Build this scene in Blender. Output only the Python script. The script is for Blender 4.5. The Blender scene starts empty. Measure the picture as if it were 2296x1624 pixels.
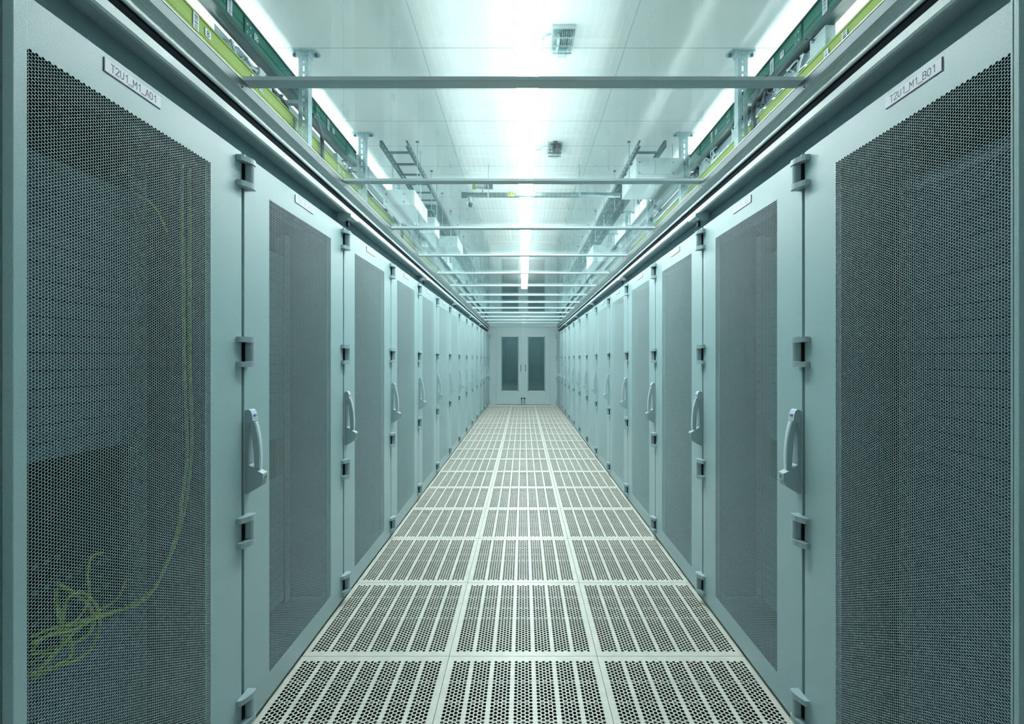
import bpy, math, random
import numpy as np
from mathutils import Vector

sc = bpy.context.scene
COL = sc.collection

# ------------------------------------------------------------------ camera, world, exposure
F = 1008.0            # focal length in pixels of a 2296 px wide frame
HC = 1.2076           # camera height
cd = bpy.data.cameras.new('camera')
cd.sensor_fit = 'HORIZONTAL'; cd.sensor_width = 36.0
cd.lens = F / 2296.0 * 36.0
cd.shift_x = -(1173 - 1148) / 2296.0
cd.shift_y = -(812 - 805) / 2296.0
cd.clip_start = 0.02; cd.clip_end = 60
cam = bpy.data.objects.new('camera', cd); COL.objects.link(cam)
cam.location = (0, 0, HC); cam.rotation_euler = (math.pi / 2, 0, 0)
sc.camera = cam
w = bpy.data.worlds.new('world'); sc.world = w; w.use_nodes = True
w.node_tree.nodes['Background'].inputs[0].default_value = (0.72, 0.92, 0.92, 1)
w.node_tree.nodes['Background'].inputs[1].default_value = 0.25
sc.view_settings.view_transform = 'Standard'
sc.view_settings.look = 'None'
sc.view_settings.gamma = 1
sc.view_settings.use_curve_mapping = False
sc.view_settings.exposure = 0.0
LIGHT_COL = (0.93, 1.0, 1.0)
STRIP_W = 84.0        # emission of the centre strip
SIDE_FILL_W = 62.0         # emission of unseen strips added above the rear racks to brighten the ceiling
ENTRY_FILL_W = 2.5  # emission of the unseen lamps added behind the camera
UP_FILL_W = 3.8            # glow added on top of the centre lights to brighten the ceiling

RW = 0.89             # door face distance from the aisle axis
PITCH = 0.8
D0 = 1.428            # depth of the joint between rack 1 and rack 2
NR = 14
YEND = D0 + 13 * PITCH    # end wall
ZC = 1.9 + HC         # room ceiling

# ------------------------------------------------------------------ materials
def new_mat(name):
    m = bpy.data.materials.new(name); m.use_nodes = True
    return m, m.node_tree, m.node_tree.nodes['Principled BSDF']

def mat(name, col, rough=0.5, metal=0.0, spec=0.5, bump=0.0, bscale=900.0, var=0.0, vscale=6.0, speck=0.0, coat=0.0):
    m, nt, b = new_mat(name)
    b.inputs['Base Color'].default_value = (*col, 1)
    b.inputs['Roughness'].default_value = rough
    b.inputs['Metallic'].default_value = metal
    b.inputs['Specular IOR Level'].default_value = spec
    b.inputs['Coat Weight'].default_value = coat
    tc = nt.nodes.new('ShaderNodeTexCoord')
    if bump > 0:
        n = nt.nodes.new('ShaderNodeTexNoise'); n.inputs['Scale'].default_value = bscale
        n.inputs['Detail'].default_value = 2
        nt.links.new(tc.outputs['Object'], n.inputs['Vector'])
        bp = nt.nodes.new('ShaderNodeBump'); bp.inputs['Strength'].default_value = bump
        bp.inputs['Distance'].default_value = 0.0012
        nt.links.new(n.outputs['Fac'], bp.inputs['Height'])
        nt.links.new(bp.outputs['Normal'], b.inputs['Normal'])
    if var > 0 or speck > 0:
        n = nt.nodes.new('ShaderNodeTexNoise'); n.inputs['Scale'].default_value = vscale
        n.inputs['Detail'].default_value = 5; n.inputs['Roughness'].default_value = 0.65
        nt.links.new(tc.outputs['Object'], n.inputs['Vector'])
        r = nt.nodes.new('ShaderNodeValToRGB')
        r.color_ramp.elements[0].position = 0.3; r.color_ramp.elements[1].position = 0.7
        a = max(var, speck)
        r.color_ramp.elements[0].color = (*[c * (1 - a) for c in col], 1)
        r.color_ramp.elements[1].color = (*[min(1, c * (1 + a * .5)) for c in col], 1)
        nt.links.new(n.outputs['Fac'], r.inputs['Fac'])
        nt.links.new(r.outputs['Color'], b.inputs['Base Color'])
    return m

def emit(name, col, s):
    m, nt, b = new_mat(name)
    b.inputs['Base Color'].default_value = (*col, 1)
    b.inputs['Emission Color'].default_value = (*col, 1)
    b.inputs['Emission Strength'].default_value = s
    return m

def glass(name, tint, f0=0.045, rough=0.0):
    m = bpy.data.materials.new(name); m.use_nodes = True
    nt = m.node_tree; nt.nodes.clear()
    out = nt.nodes.new('ShaderNodeOutputMaterial')
    mix = nt.nodes.new('ShaderNodeMixShader')
    tr = nt.nodes.new('ShaderNodeBsdfTransparent'); tr.inputs[0].default_value = (*tint, 1)
    gl = nt.nodes.new('ShaderNodeBsdfGlossy'); gl.inputs['Roughness'].default_value = rough
    gl.inputs['Color'].default_value = (0.93, 1, 1, 1)
    lw = nt.nodes.new('ShaderNodeLayerWeight'); lw.inputs['Blend'].default_value = 0.5
    pw = nt.nodes.new('ShaderNodeMath'); pw.operation = 'POWER'; pw.inputs[1].default_value = 5.0
    ma = nt.nodes.new('ShaderNodeMath'); ma.operation = 'MULTIPLY_ADD'
    ma.inputs[1].default_value = 1 - f0; ma.inputs[2].default_value = f0
    nt.links.new(lw.outputs['Facing'], pw.inputs[0]); nt.links.new(pw.outputs[0], ma.inputs[0])
    nt.links.new(ma.outputs[0], mix.inputs[0])
    nt.links.new(tr.outputs[0], mix.inputs[1]); nt.links.new(gl.outputs[0], mix.inputs[2])
    nt.links.new(mix.outputs[0], out.inputs[0])
    return m

PAINT = (0.305, 0.445, 0.465)
M = {}
M['paint'] = mat('rack_paint', PAINT, 0.33, bump=0.35, bscale=700, speck=0.16, vscale=420)
M['profile_paint'] = mat('profile_paint', (0.44, 0.56, 0.58), 0.30, bump=0.45, bscale=700, speck=0.28, vscale=420)
M['header_paint'] = mat('header_paint', (0.20, 0.31, 0.34), 0.5, spec=0.3)
M['plastic'] = mat('handle_plastic', (0.30, 0.41, 0.44), 0.35)
M['plastic_and_lit_face'] = mat('light_plastic_and_lit_face', (0.50, 0.61, 0.65), 0.3)
M['lock'] = mat('lock_metal', (0.55, 0.6, 0.5), 0.25, metal=1)
M['black'] = mat('black_rubber_and_shade', (0.006, 0.010, 0.014), 0.9, spec=0.08)
M['dark'] = mat('dark_steel', (0.02, 0.03, 0.035), 0.6, spec=0.2)
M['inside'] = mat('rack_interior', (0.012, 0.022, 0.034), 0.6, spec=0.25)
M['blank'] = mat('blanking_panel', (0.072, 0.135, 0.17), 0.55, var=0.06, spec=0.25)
M['rail'] = mat('rack_rail', (0.10, 0.14, 0.17), 0.45, spec=0.3)
M['equip'] = mat('equipment_black', (0.008, 0.010, 0.013), 0.6, spec=0.15)
M['blue'] = mat('sticker_blue', (0.05, 0.12, 0.55), 0.4)
M['red'] = mat('sticker_pink', (0.6, 0.15, 0.3), 0.4)
M['yellow_cable'] = mat('yellow_cable', (0.24, 0.34, 0.01), 0.45)
M['alu'] = mat('anodised_rail', (0.13, 0.17, 0.18), 0.38, metal=0.55, bump=0.1, bscale=600)
M['alu_light'] = mat('aluminium_bar', (0.36, 0.46, 0.48), 0.35, metal=0.3)
M['galv'] = mat('galvanised_steel', (0.42, 0.56, 0.60), 0.38, metal=0.45, var=0.15, vscale=30)
M['galv_dark'] = mat('weathered_steel', (0.075, 0.115, 0.14), 0.45, metal=0.4)
M['white'] = mat('label_white', (0.56, 0.62, 0.70), 0.45)
M['ink'] = mat('label_ink_and_shadow', (0.01, 0.015, 0.02), 0.5)
M['ink_grey'] = mat('label_ink_grey', (0.22, 0.30, 0.33), 0.5)
M['floor'] = mat('floor_tile', (0.54, 0.56, 0.505), 0.40, bump=0.06, bscale=60, var=0.14, vscale=14)
M['floor_joint'] = mat('floor_joint', (0.05, 0.06, 0.055), 0.8, spec=0.1)
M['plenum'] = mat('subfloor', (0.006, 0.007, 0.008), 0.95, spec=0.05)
M['rib'] = mat('tile_rib', (0.22, 0.25, 0.26), 0.45)
M['ceiling'] = mat('ceiling_panel', (0.80, 0.87, 0.87), 0.6, var=0.03, vscale=2)
M['seam'] = mat('ceiling_seam', (0.42, 0.54, 0.54), 0.6)
M['wall'] = mat('room_wall', (0.80, 0.88, 0.87), 0.7)
M['wall_far'] = mat('far_wall', (0.42, 0.62, 0.66), 0.7)
M['endwall'] = mat('partition_paint', (0.42, 0.55, 0.57), 0.42, bump=0.05, bscale=400)
M['green'] = mat('green_trunking', (0.012, 0.12, 0.085), 0.38)
M['green_dark'] = mat('dark_green_trunking', (0.004, 0.035, 0.03), 0.4)
M['yellow'] = mat('yellow_green_duct', (0.23, 0.32, 0.06), 0.45)
M['greybox'] = mat('grey_box', (0.42, 0.54, 0.55), 0.45)
M['whitebox'] = mat('white_box', (0.42, 0.52, 0.53), 0.5)
M['cable_grey'] = mat('grey_cable', (0.40, 0.52, 0.56), 0.45)
M['cable_dark'] = mat('dark_cable', (0.06, 0.095, 0.12), 0.45)
M['cable_black'] = mat('black_cable', (0.015, 0.03, 0.035), 0.4)
M['pipe'] = mat('steel_pipe', (0.17, 0.26, 0.28), 0.35, metal=0.3)
M['lamp'] = emit('strip_light', (0.96, 1.0, 0.99), STRIP_W)
M['fill_side'] = emit('side_fill_strip', LIGHT_COL, SIDE_FILL_W)
M['fill_entry'] = emit('entry_fill', LIGHT_COL, ENTRY_FILL_W)
M['fill_up'] = emit('added_uplight', LIGHT_COL, UP_FILL_W)
M['housing'] = mat('lamp_housing', (0.75, 0.82, 0.82), 0.5)
M['clear'] = glass('clear_cover', (0.85, 0.93, 0.93), 0.06)
M['glass'] = glass('roof_glass', (0.955, 0.985, 0.98), 0.05)
M['glass_door'] = glass('door_glass', (0.58, 0.70, 0.72), 0.06)

# ------------------------------------------------------------------ mesh builder
class MB:
    def __init__(s):
        s.v = []; s.f = []; s.mi = []; s.mats = []
    def m(s, name):
        if name not in s.mats: s.mats.append(name)
        return s.mats.index(name)
    def face(s, pts, mt):
        b = len(s.v); s.v += [tuple(p) for p in pts]; s.f.append(tuple(range(b, b + len(pts)))); s.mi.append(s.m(mt))
    def box(s, x0, x1, y0, y1, z0, z1, mt, bev=0.0):
        if x0 > x1: x0, x1 = x1, x0
        if y0 > y1: y0, y1 = y1, y0
        if z0 > z1: z0, z1 = z1, z0
        i = s.m(mt); b = len(s.v)
        if bev <= 0:
            s.v += [(x, y, z) for z in (z0, z1) for y in (y0, y1) for x in (x0, x1)]
            for q in ((0, 2, 3, 1), (4, 5, 7, 6), (0, 1, 5, 4), (2, 6, 7, 3), (0, 4, 6, 2), (1, 3, 7, 5)):
                s.f.append(tuple(b + k for k in q)); s.mi.append(i)
            return
        # chamfered box
        X, Y, Z = (x0, x1), (y0, y1), (z0, z1); e = bev
        idx = {}
        for ix in (0, 1):
            for iy in (0, 1):
                for iz in (0, 1):
                    sx = -1 if ix else 1; sy = -1 if iy else 1; sz = -1 if iz else 1
                    for ax in range(3):
                        p = [X[ix] + (0 if ax == 0 else sx * e), Y[iy] + (0 if ax == 1 else sy * e), Z[iz] + (0 if ax == 2 else sz * e)]
                        idx[(ix, iy, iz, ax)] = len(s.v); s.v.append(tuple(p))
        def add(q): s.f.append(tuple(q)); s.mi.append(i)
        for ix in (0, 1):
            q = [idx[(ix, a, c, 0)] for a, c in ((0, 0), (1, 0), (1, 1), (0, 1))]; add(q if ix else q[::-1])
        for iy in (0, 1):
            q = [idx[(a, iy, c, 1)] for a, c in ((0, 0), (1, 0), (1, 1), (0, 1))]; add(q[::-1] if iy else q)
        for iz in (0, 1):
            q = [idx[(a, c, iz, 2)] for a, c in ((0, 0), (1, 0), (1, 1), (0, 1))]; add(q if iz else q[::-1])
        for a in (0, 1):
            for c in (0, 1):
                add([idx[(0, a, c, 1)], idx[(1, a, c, 1)], idx[(1, a, c, 2)], idx[(0, a, c, 2)]][::(1 if a != c else -1)])
                add([idx[(a, 0, c, 0)], idx[(a, 1, c, 0)], idx[(a, 1, c, 2)], idx[(a, 0, c, 2)]][::(-1 if a != c else 1)])
                add([idx[(a, c, 0, 0)], idx[(a, c, 1, 0)], idx[(a, c, 1, 1)], idx[(a, c, 0, 1)]][::(1 if a != c else -1)])
        for ix in (0, 1):
            for iy in (0, 1):
                for iz in (0, 1):
                    q = [idx[(ix, iy, iz, k)] for k in range(3)]
                    add(q if (ix + iy + iz) % 2 else q[::-1])
    def prism(s, poly, axis, a0, a1, mt, mats=None):
        """extrude a closed 2D polygon along an axis; poly coords are the other two axes in order"""
        def P(p, a):
            return {'x': (a, p[0], p[1]), 'y': (p[0], a, p[1]), 'z': (p[0], p[1], a)}[axis]
        n = len(poly); b = len(s.v)
        s.v += [P(p, a0) for p in poly] + [P(p, a1) for p in poly]
        i = s.m(mt)
        s.f.append(tuple(b + k for k in range(n))); s.mi.append(i)
        s.f.append(tuple(b + n + k for k in reversed(range(n)))); s.mi.append(i)
        for k in range(n):
            s.f.append((b + (k + 1) % n, b + k, b + n + k, b + n + (k + 1) % n))
            s.mi.append(s.m(mats[k]) if mats and mats[k] else i)
    def tube(s, pts, r, mt, n=8, caps=True):
        pts = [Vector(p) for p in pts]; i = s.m(mt); b = len(s.v); up0 = None
        for k, p in enumerate(pts):
            t = (pts[min(k + 1, len(pts) - 1)] - pts[max(k - 1, 0)]).normalized()
            if up0 is None:
                up0 = Vector((0, 0, 1)) if abs(t.z) < 0.9 else Vector((1, 0, 0))
            u = (up0 - t * up0.dot(t)).normalized(); w_ = t.cross(u); up0 = u
            for j in range(n):
                a = 2 * math.pi * j / n
                q = p + (u * math.cos(a) + w_ * math.sin(a)) * r
                s.v.append(tuple(q))
        for k in range(len(pts) - 1):
            for j in range(n):
                j2 = (j + 1) % n
                s.f.append((b + k * n + j, b + k * n + j2, b + (k + 1) * n + j2, b + (k + 1) * n + j)); s.mi.append(i)
        if caps:
            s.f.append(tuple(b + j for j in reversed(range(n)))); s.mi.append(i)
            e = b + (len(pts) - 1) * n
            s.f.append(tuple(e + j for j in range(n))); s.mi.append(i)
    def text(s, body, size, origin, right, up, mt, cx=True, sx=1.0):
        cu = bpy.data.curves.new('t', 'FONT'); cu.body = body; cu.size = size
        cu.align_x = 'CENTER' if cx else 'LEFT'; cu.align_y = 'CENTER'; cu.resolution_u = 3
        o = bpy.data.objects.new('t', cu)
        me = bpy.data.meshes.new_from_object(o)
        r = Vector(right); u = Vector(up); og = Vector(origin); b = len(s.v); i = s.m(mt)
        for v in me.vertices: s.v.append(tuple(og + r * v.co.x * sx + u * v.co.y))
        for p in me.polygons: s.f.append(tuple(b + k for k in p.vertices)); s.mi.append(i)
        bpy.data.objects.remove(o); bpy.data.curves.remove(cu); bpy.data.meshes.remove(me)
    def mirrored(s):
        o = MB(); o.mats = list(s.mats); o.v = [(-x, y, z) for x, y, z in s.v]
        o.f = [tuple(reversed(f)) for f in s.f]; o.mi = list(s.mi); return o
    def mesh(s, name, smooth=False):
        me = bpy.data.meshes.new(name); me.from_pydata(s.v, [], s.f)
        for n in s.mats: me.materials.append(M[n])
        me.polygons.foreach_set('material_index', s.mi)
        if smooth:
            me.polygons.foreach_set('use_smooth', [len(f) == 4 for f in s.f])
        me.validate(); me.update(); return me

def part(name, me, parent=None, loc=(0, 0, 0), smooth=False):
    if isinstance(me, MB): me = me.mesh(name, smooth)
    o = bpy.data.objects.new(name, me); COL.objects.link(o)
    o.location = loc
    if parent is not None: o.parent = parent
    return o
def thing(name, label, cat, loc=(0, 0, 0), group=None):
    o = bpy.data.objects.new(name, None); COL.objects.link(o); o.location = loc
    o.empty_display_size = 0.1
    return tag(o, label, cat, group)
def tag(o, label, cat, group=None):
    o['label'] = label; o['category'] = cat
    if group: o['group'] = group
    return o
def struct(o, kind='structure'):
    o['kind'] = kind; return o
def sempty(name):
    o = bpy.data.objects.new(name, None); COL.objects.link(o); o['kind'] = 'structure'; return o

ORD = ['first', 'second', 'third', 'fourth', 'fifth', 'sixth', 'seventh', 'eighth', 'ninth', 'tenth',
       'eleventh', 'twelfth', 'thirteenth', 'fourteenth', 'fifteenth', 'sixteenth']

# ------------------------------------------------------------------ floor
def hole_grid(cx, cy, hx, hy, r, n):
    """one rectangular cell with a round hole: verts on the square ring + circle"""
    out = []
    for k in range(n):
        a = 2 * math.pi * k / n
        c, s_ = math.cos(a), math.sin(a)
        t = 1.0 / max(abs(c) / hx, abs(s_) / hy)
        out.append((cx + c * t, cy + s_ * t, cx + c * r, cy + s_ * r))
    return out

def tile_mesh():
    v = []; f = []; mi = []
    T = 0.0; TH = 0.0010; r = 0.0064
    n = 8
    cp = 0.0135; rp = 0.53 / 34
    h = 0.2992
    # cell bounds
    def ring(cx, cy, hx, hy):
        b = len(v); pts = hole_grid(cx, cy, hx, hy, r, n)
        # ring uses 8 directions aimed at corners and edge middles so cells tile exactly
        dirs = [(1, 0), (1, 1), (0, 1), (-1, 1), (-1, 0), (-1, -1), (0, -1), (1, -1)]
        for dx, dy in dirs: v.append((cx + dx * hx, cy + dy * hy, T))
        for k, (dx, dy) in enumerate(dirs):
            a = k * math.pi / 4
            v.append((cx + math.cos(a) * r, cy + math.sin(a) * r, T))
        for k in range(8):
            a = k * math.pi / 4
            v.append((cx + math.cos(a) * r, cy + math.sin(a) * r, T - TH))
        for k in range(8):
            k2 = (k + 1) % 8
            f.append((b + k, b + k2, b + 8 + k2, b + 8 + k)); mi.append(0)
            f.append((b + 8 + k, b + 8 + k2, b + 16 + k2, b + 16 + k)); mi.append(0)
    def quad(x0, x1, y0, y1, z=T, m_=0):
        b = len(v); v.extend([(x0, y0, z), (x1, y0, z), (x1, y1, z), (x0, y1, z)]); f.append((b, b + 1, b + 2, b + 3)); mi.append(m_)
    hx = cp / 2; hy = rp / 2
    ytop = 0.265 + hy
    xs = -0.27
    prev = -h
    for s_ in range(7):
        x0 = xs + s_ * 0.081
        quad(prev, x0 - hx, -ytop, ytop)
        for c in range(5):
            cx = x0 + c * cp
            if c % 2 == 0:
                for k in range(35): ring(cx, -0.265 + k * rp, hx, hy)
            else:
                quad(cx - hx, cx + hx, -ytop, -ytop + hy); quad(cx - hx, cx + hx, ytop - hy, ytop)
                for k in range(34): ring(cx, -0.265 + (k + .5) * rp, hx, hy)
        prev = x0 + 4 * cp + hx
    quad(prev, h, -ytop, ytop)
    quad(-h, h, -h, -ytop); quad(-h, h, ytop, h)
    me_b = MB(); me_b.v = v; me_b.f = f; me_b.mi = mi; me_b.mats = ['floor']
    # rim walls and ribs beneath
    for (x0, x1, y0, y1) in ((-h, -h + .004, -h, h), (h - .004, h, -h, h), (-h, h, -h, -h + .004), (-h, h, h - .004, h)):
        me_b.box(x0, x1, y0, y1, -0.035, -0.0005, 'floor_joint')
    for y in (-.02, .064, .1645):
        me_b.box(-h + .005, h - .005, y - .0025, y + .0025, -0.010, -0.006, 'rib')
    return me_b.mesh('floor_panel')

fl = sempty('floor')
tm = tile_mesh()
YT = 1.825
for i in range(-4, 17):
    for j in (-1, 0, 1):
        o = part('floor_panel', tm, fl, (j * 0.6, YT + 0.6 * i - 0.3 + 0.0, 0))
        if YT + 0.6 * i > YEND + 0.6: pass
b = MB()
b.box(-0.9, 0.9, -4.2, -0.875, -0.03, 0, 'floor')
b.box(-0.9, 0.9, YT + 0.6 * 16 + .001, 14.4, -0.03, 0, 'floor')
b.box(-3.4, -0.9035, -4.2, 14.4, -0.03, 0, 'floor'); b.box(0.9035, 3.4, -4.2, 14.4, -0.03, 0, 'floor')
part('floor_slab', b, fl)
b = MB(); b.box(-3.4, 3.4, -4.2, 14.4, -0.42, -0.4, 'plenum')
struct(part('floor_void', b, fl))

# ------------------------------------------------------------------ room shell
b = MB(); b.box(-3.4, 3.4, -4.2, 14.4, ZC, ZC + 0.1, 'ceiling')
y = -4.0
while y < 14.2:                              # raised joints of the ceiling panels
    b.box(-3.4, 3.4, y, y + 0.004, ZC - 0.0012, ZC, 'seam'); y += 0.4215
for x in (-1.85, -0.62, 0.62, 1.85):
    b.box(x - .002, x + .002, -4.2, 14.4, ZC - 0.0016, ZC, 'seam')
struct(part('ceiling', b))
b = MB(); b.box(-3.5, -3.4, -4.2, 14.4, -0.42, ZC + .1, 'wall'); struct(part('wall_left', b))
b = MB(); b.box(3.4, 3.5, -4.2, 14.4, -0.42, ZC + .1, 'wall'); struct(part('wall_right', b))
b = MB(); b.box(-3.5, 3.5, -4.3, -4.2, -0.42, ZC + .1, 'wall'); struct(part('wall_back', b))
b = MB(); b.box(-3.5, 3.5, 14.4, 14.5, -0.42, ZC + .1, 'wall_far'); struct(part('wall_front', b))

# ------------------------------------------------------------------ racks
DZ0, DZ1 = 0.02, HC + 0.654           # door bottom, top
DH = 0.394                             # half width of a door
def door_mesh():
    p = 0.0064; R = p / math.sqrt(3.0); cs = 1.5 * R; TH = 0.0009
    ncol = 91; nrow = 259
    Rh = R * 0.88
    zt = HC + 0.56; W = (ncol - 1) * cs
    y0 = -W / 2
    co = []; fa = []
    hexo = np.array([(R * math.cos(k * math.pi / 3), R * math.sin(k * math.pi / 3)) for k in range(6)])
    hexi = hexo * 0.88
    cy = []; cz = []
    for c in range(ncol):
        off = 0 if c % 2 == 0 else p / 2
        zz = zt - p / 2 - off - np.arange(nrow) * p
        cy.append(np.full(nrow, y0 + c * cs)); cz.append(zz)
    cy = np.concatenate(cy); cz = np.concatenate(cz); N = len(cy)
    V = np.zeros((N, 18, 3))
    V[:, 0:6, 1] = cy[:, None] + hexo[None, :, 0]; V[:, 0:6, 2] = cz[:, None] + hexo[None, :, 1]
    V[:, 6:12, 1] = cy[:, None] + hexi[None, :, 0]; V[:, 6:12, 2] = cz[:, None] + hexi[None, :, 1]
    V[:, 12:18] = V[:, 6:12]; V[:, 12:18, 0] = -TH
    q = []
    for k in range(6):
        k2 = (k + 1) % 6
        q.append((k, k2, 6 + k2, 6 + k)); q.append((6 + k, 6 + k2, 12 + k2, 12 + k))
    q = np.array(q)
    Fq = (q[None] + (np.arange(N) * 18)[:, None, None]).reshape(-1, 4)
    V = V.reshape(-1, 3)
    ex = MB()
    zb = zt - nrow * p - p / 2
    # fillers along the edges of the perforated field
    for c in range(ncol):
        x1 = y0 + c * cs
        if c % 2:
            ex.face([(0, x1 - R, zt), (0, x1 - R / 2, zt - p / 2), (0, x1 + R / 2, zt - p / 2), (0, x1 + R, zt)], 'paint')
        else:
            a, d = max(x1 - R, y0 - R), min(x1 + R, y0 + W + R)
            ex.face([(0, a, zb), (0, d, zb), (0, x1 + R / 2, zb + p / 2), (0, x1 - R / 2, zb + p / 2)], 'paint')
    for sgn, xe in ((-1, y0), (1, y0 + W)):
        z = zt - p / 2
        pts = [zt] + [zt - p / 2 - k * p for k in range(nrow)] + [zb]
        for k in range(nrow + 1):
            top = zt if k == 0 else zt - p / 2 - (k - 1) * p
            bot = zt - p / 2 - k * p if k < nrow else zb
            mid = zt - k * p
            tri = [(0, xe + sgn * R, top), (0, xe + sgn * R, bot), (0, xe + sgn * R / 2, mid)]
            ex.face(tri if sgn < 0 else tri[::-1], 'paint')
    ye = W / 2 + R
    # flat border, door edges and the folded return behind
    e = 0.0015
    def q4(a0, a1, z0, z1): ex.face([(0, a0, z0), (0, a1, z0), (0, a1, z1), (0, a0, z1)], 'paint')
    q4(-DH + e, -ye, DZ0 + e, DZ1 - e); q4(ye, DH - e, DZ0 + e, DZ1 - e)
    q4(-ye, ye, DZ0 + e, zb); q4(-ye, ye, zt, DZ1 - e)
    D = 0.022
    for (p0, p1) in (((-DH, DZ0), (DH, DZ0)), ((DH, DZ0), (DH, DZ1)), ((DH, DZ1), (-DH, DZ1)), ((-DH, DZ1), (-DH, DZ0))):
        def ins(pt): return (max(-DH + e, min(DH - e, pt[0])), max(DZ0 + e, min(DZ1 - e, pt[1])))
        i0, i1 = ins(p0), ins(p1)
        ex.face([(0, *i0), (-e, *p0), (-e, *p1), (0, *i1)], 'paint')
        ex.face([(-e, *p0), (-D, *p0), (-D, *p1), (-e, *p1)], 'paint')
    # return flange behind the border
    ex.box(-D, -D + .0015, -DH, -ye - .006, DZ0, DZ1, 'paint'); ex.box(-D, -D + .0015, ye + .006, DH, DZ0, DZ1, 'paint')
    nv = len(V)
    ev = np.array(ex.v)
    allv = np.vstack([V, ev])
    me = bpy.data.meshes.new('perforated_door')
    nf = len(Fq) + len(ex.f)
    loops = np.concatenate([Fq.reshape(-1)] + [np.array(f_) + nv for f_ in ex.f]).astype(np.int32)
    counts = np.concatenate([np.full(len(Fq), 4), np.array([len(f_) for f_ in ex.f])]).astype(np.int32)
    starts = np.concatenate([[0], np.cumsum(counts)[:-1]]).astype(np.int32)
    me.vertices.add(len(allv)); me.vertices.foreach_set('co', allv.reshape(-1).astype(np.float32))
    me.loops.add(len(loops)); me.loops.foreach_set('vertex_index', loops)
    me.polygons.add(nf); me.polygons.foreach_set('loop_start', starts); me.polygons.foreach_set('loop_total', counts)
    me.materials.append(M['paint']); me.update(calc_edges=True); me.validate()
    return me
DOOR = door_mesh()

# local frame of a rack: x towards the aisle (left row), y along the row, origin on the floor under the door face
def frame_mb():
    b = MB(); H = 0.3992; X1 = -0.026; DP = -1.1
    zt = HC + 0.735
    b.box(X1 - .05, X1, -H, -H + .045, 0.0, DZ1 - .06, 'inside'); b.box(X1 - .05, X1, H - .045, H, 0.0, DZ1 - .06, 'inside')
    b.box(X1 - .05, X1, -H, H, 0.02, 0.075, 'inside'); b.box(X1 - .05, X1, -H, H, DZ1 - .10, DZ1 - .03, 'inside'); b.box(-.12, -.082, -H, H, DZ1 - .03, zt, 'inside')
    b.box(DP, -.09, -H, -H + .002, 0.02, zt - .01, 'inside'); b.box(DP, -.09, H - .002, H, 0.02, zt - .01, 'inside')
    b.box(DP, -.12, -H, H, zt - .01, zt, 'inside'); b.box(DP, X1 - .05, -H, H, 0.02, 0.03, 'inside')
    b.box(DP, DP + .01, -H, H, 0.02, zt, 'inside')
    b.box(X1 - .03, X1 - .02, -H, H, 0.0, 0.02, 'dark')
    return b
def rails_mb():
    b = MB()
    for s in (-1, 1):
        yy = s * 0.262
        b.box(-0.225, -0.205, yy - .02, yy + .02, 0.08, HC + .57, 'rail')
        b.box(-0.30, -0.222, yy - .002 + s * .02, yy + .002 + s * .02, 0.08, HC + .57, 'rail')
        for k in range(40):
            z = 0.1 + k * 0.0415
            b.box(-0.2051, -0.2046, yy - .005, yy + .005, z, z + .012, 'dark')
    return b
def blank_mb(runs):
    b = MB()
    for z0, n in runs:
        for k in range(n):
            z = z0 + k * 0.0415
            b.box(-0.215, -0.212, -.241, .241, z + .0016, z + .0399, 'blank')
    b.box(-0.26, -0.25, -.241, .241, 0.08, HC + .57, 'equip')
    return b
def hinge_mb():
    # two arms reaching back over the neighbouring door and a barrel between them
    b = MB(); hz = 0.0475
    b.box(0, .004, -.007, .004, -hz + .017, hz - .017, 'black')  # black plate painting in the shade of the slot beside the barrel
    for s in (-1, 1):
        z0, z1 = (hz - .017, hz) if s > 0 else (-hz, -hz + .017)
        b.prism([(0, -.034), (0.013, -.032), (0.018, -.025), (0.0245, -.011), (0.028, -.003), (0.0295, .006), (0.0295, .015), (0.0285, .020), (0.026, .0235), (0.023, .0245), (0, .0245)][::-1], 'z', z0, z1, 'plastic')
    b.prism([(0.0, 0.004), (0.018, 0.003), (0.0225, .0032), (0.0255, .0052), (0.0275, .009), (0.0278, .0135), (0.0265, .018), (0.0235, .021), (0.020, .022), (0, .022)][::-1], 'z', -hz + .0185, hz - .0185, 'plastic')
    return b
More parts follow.
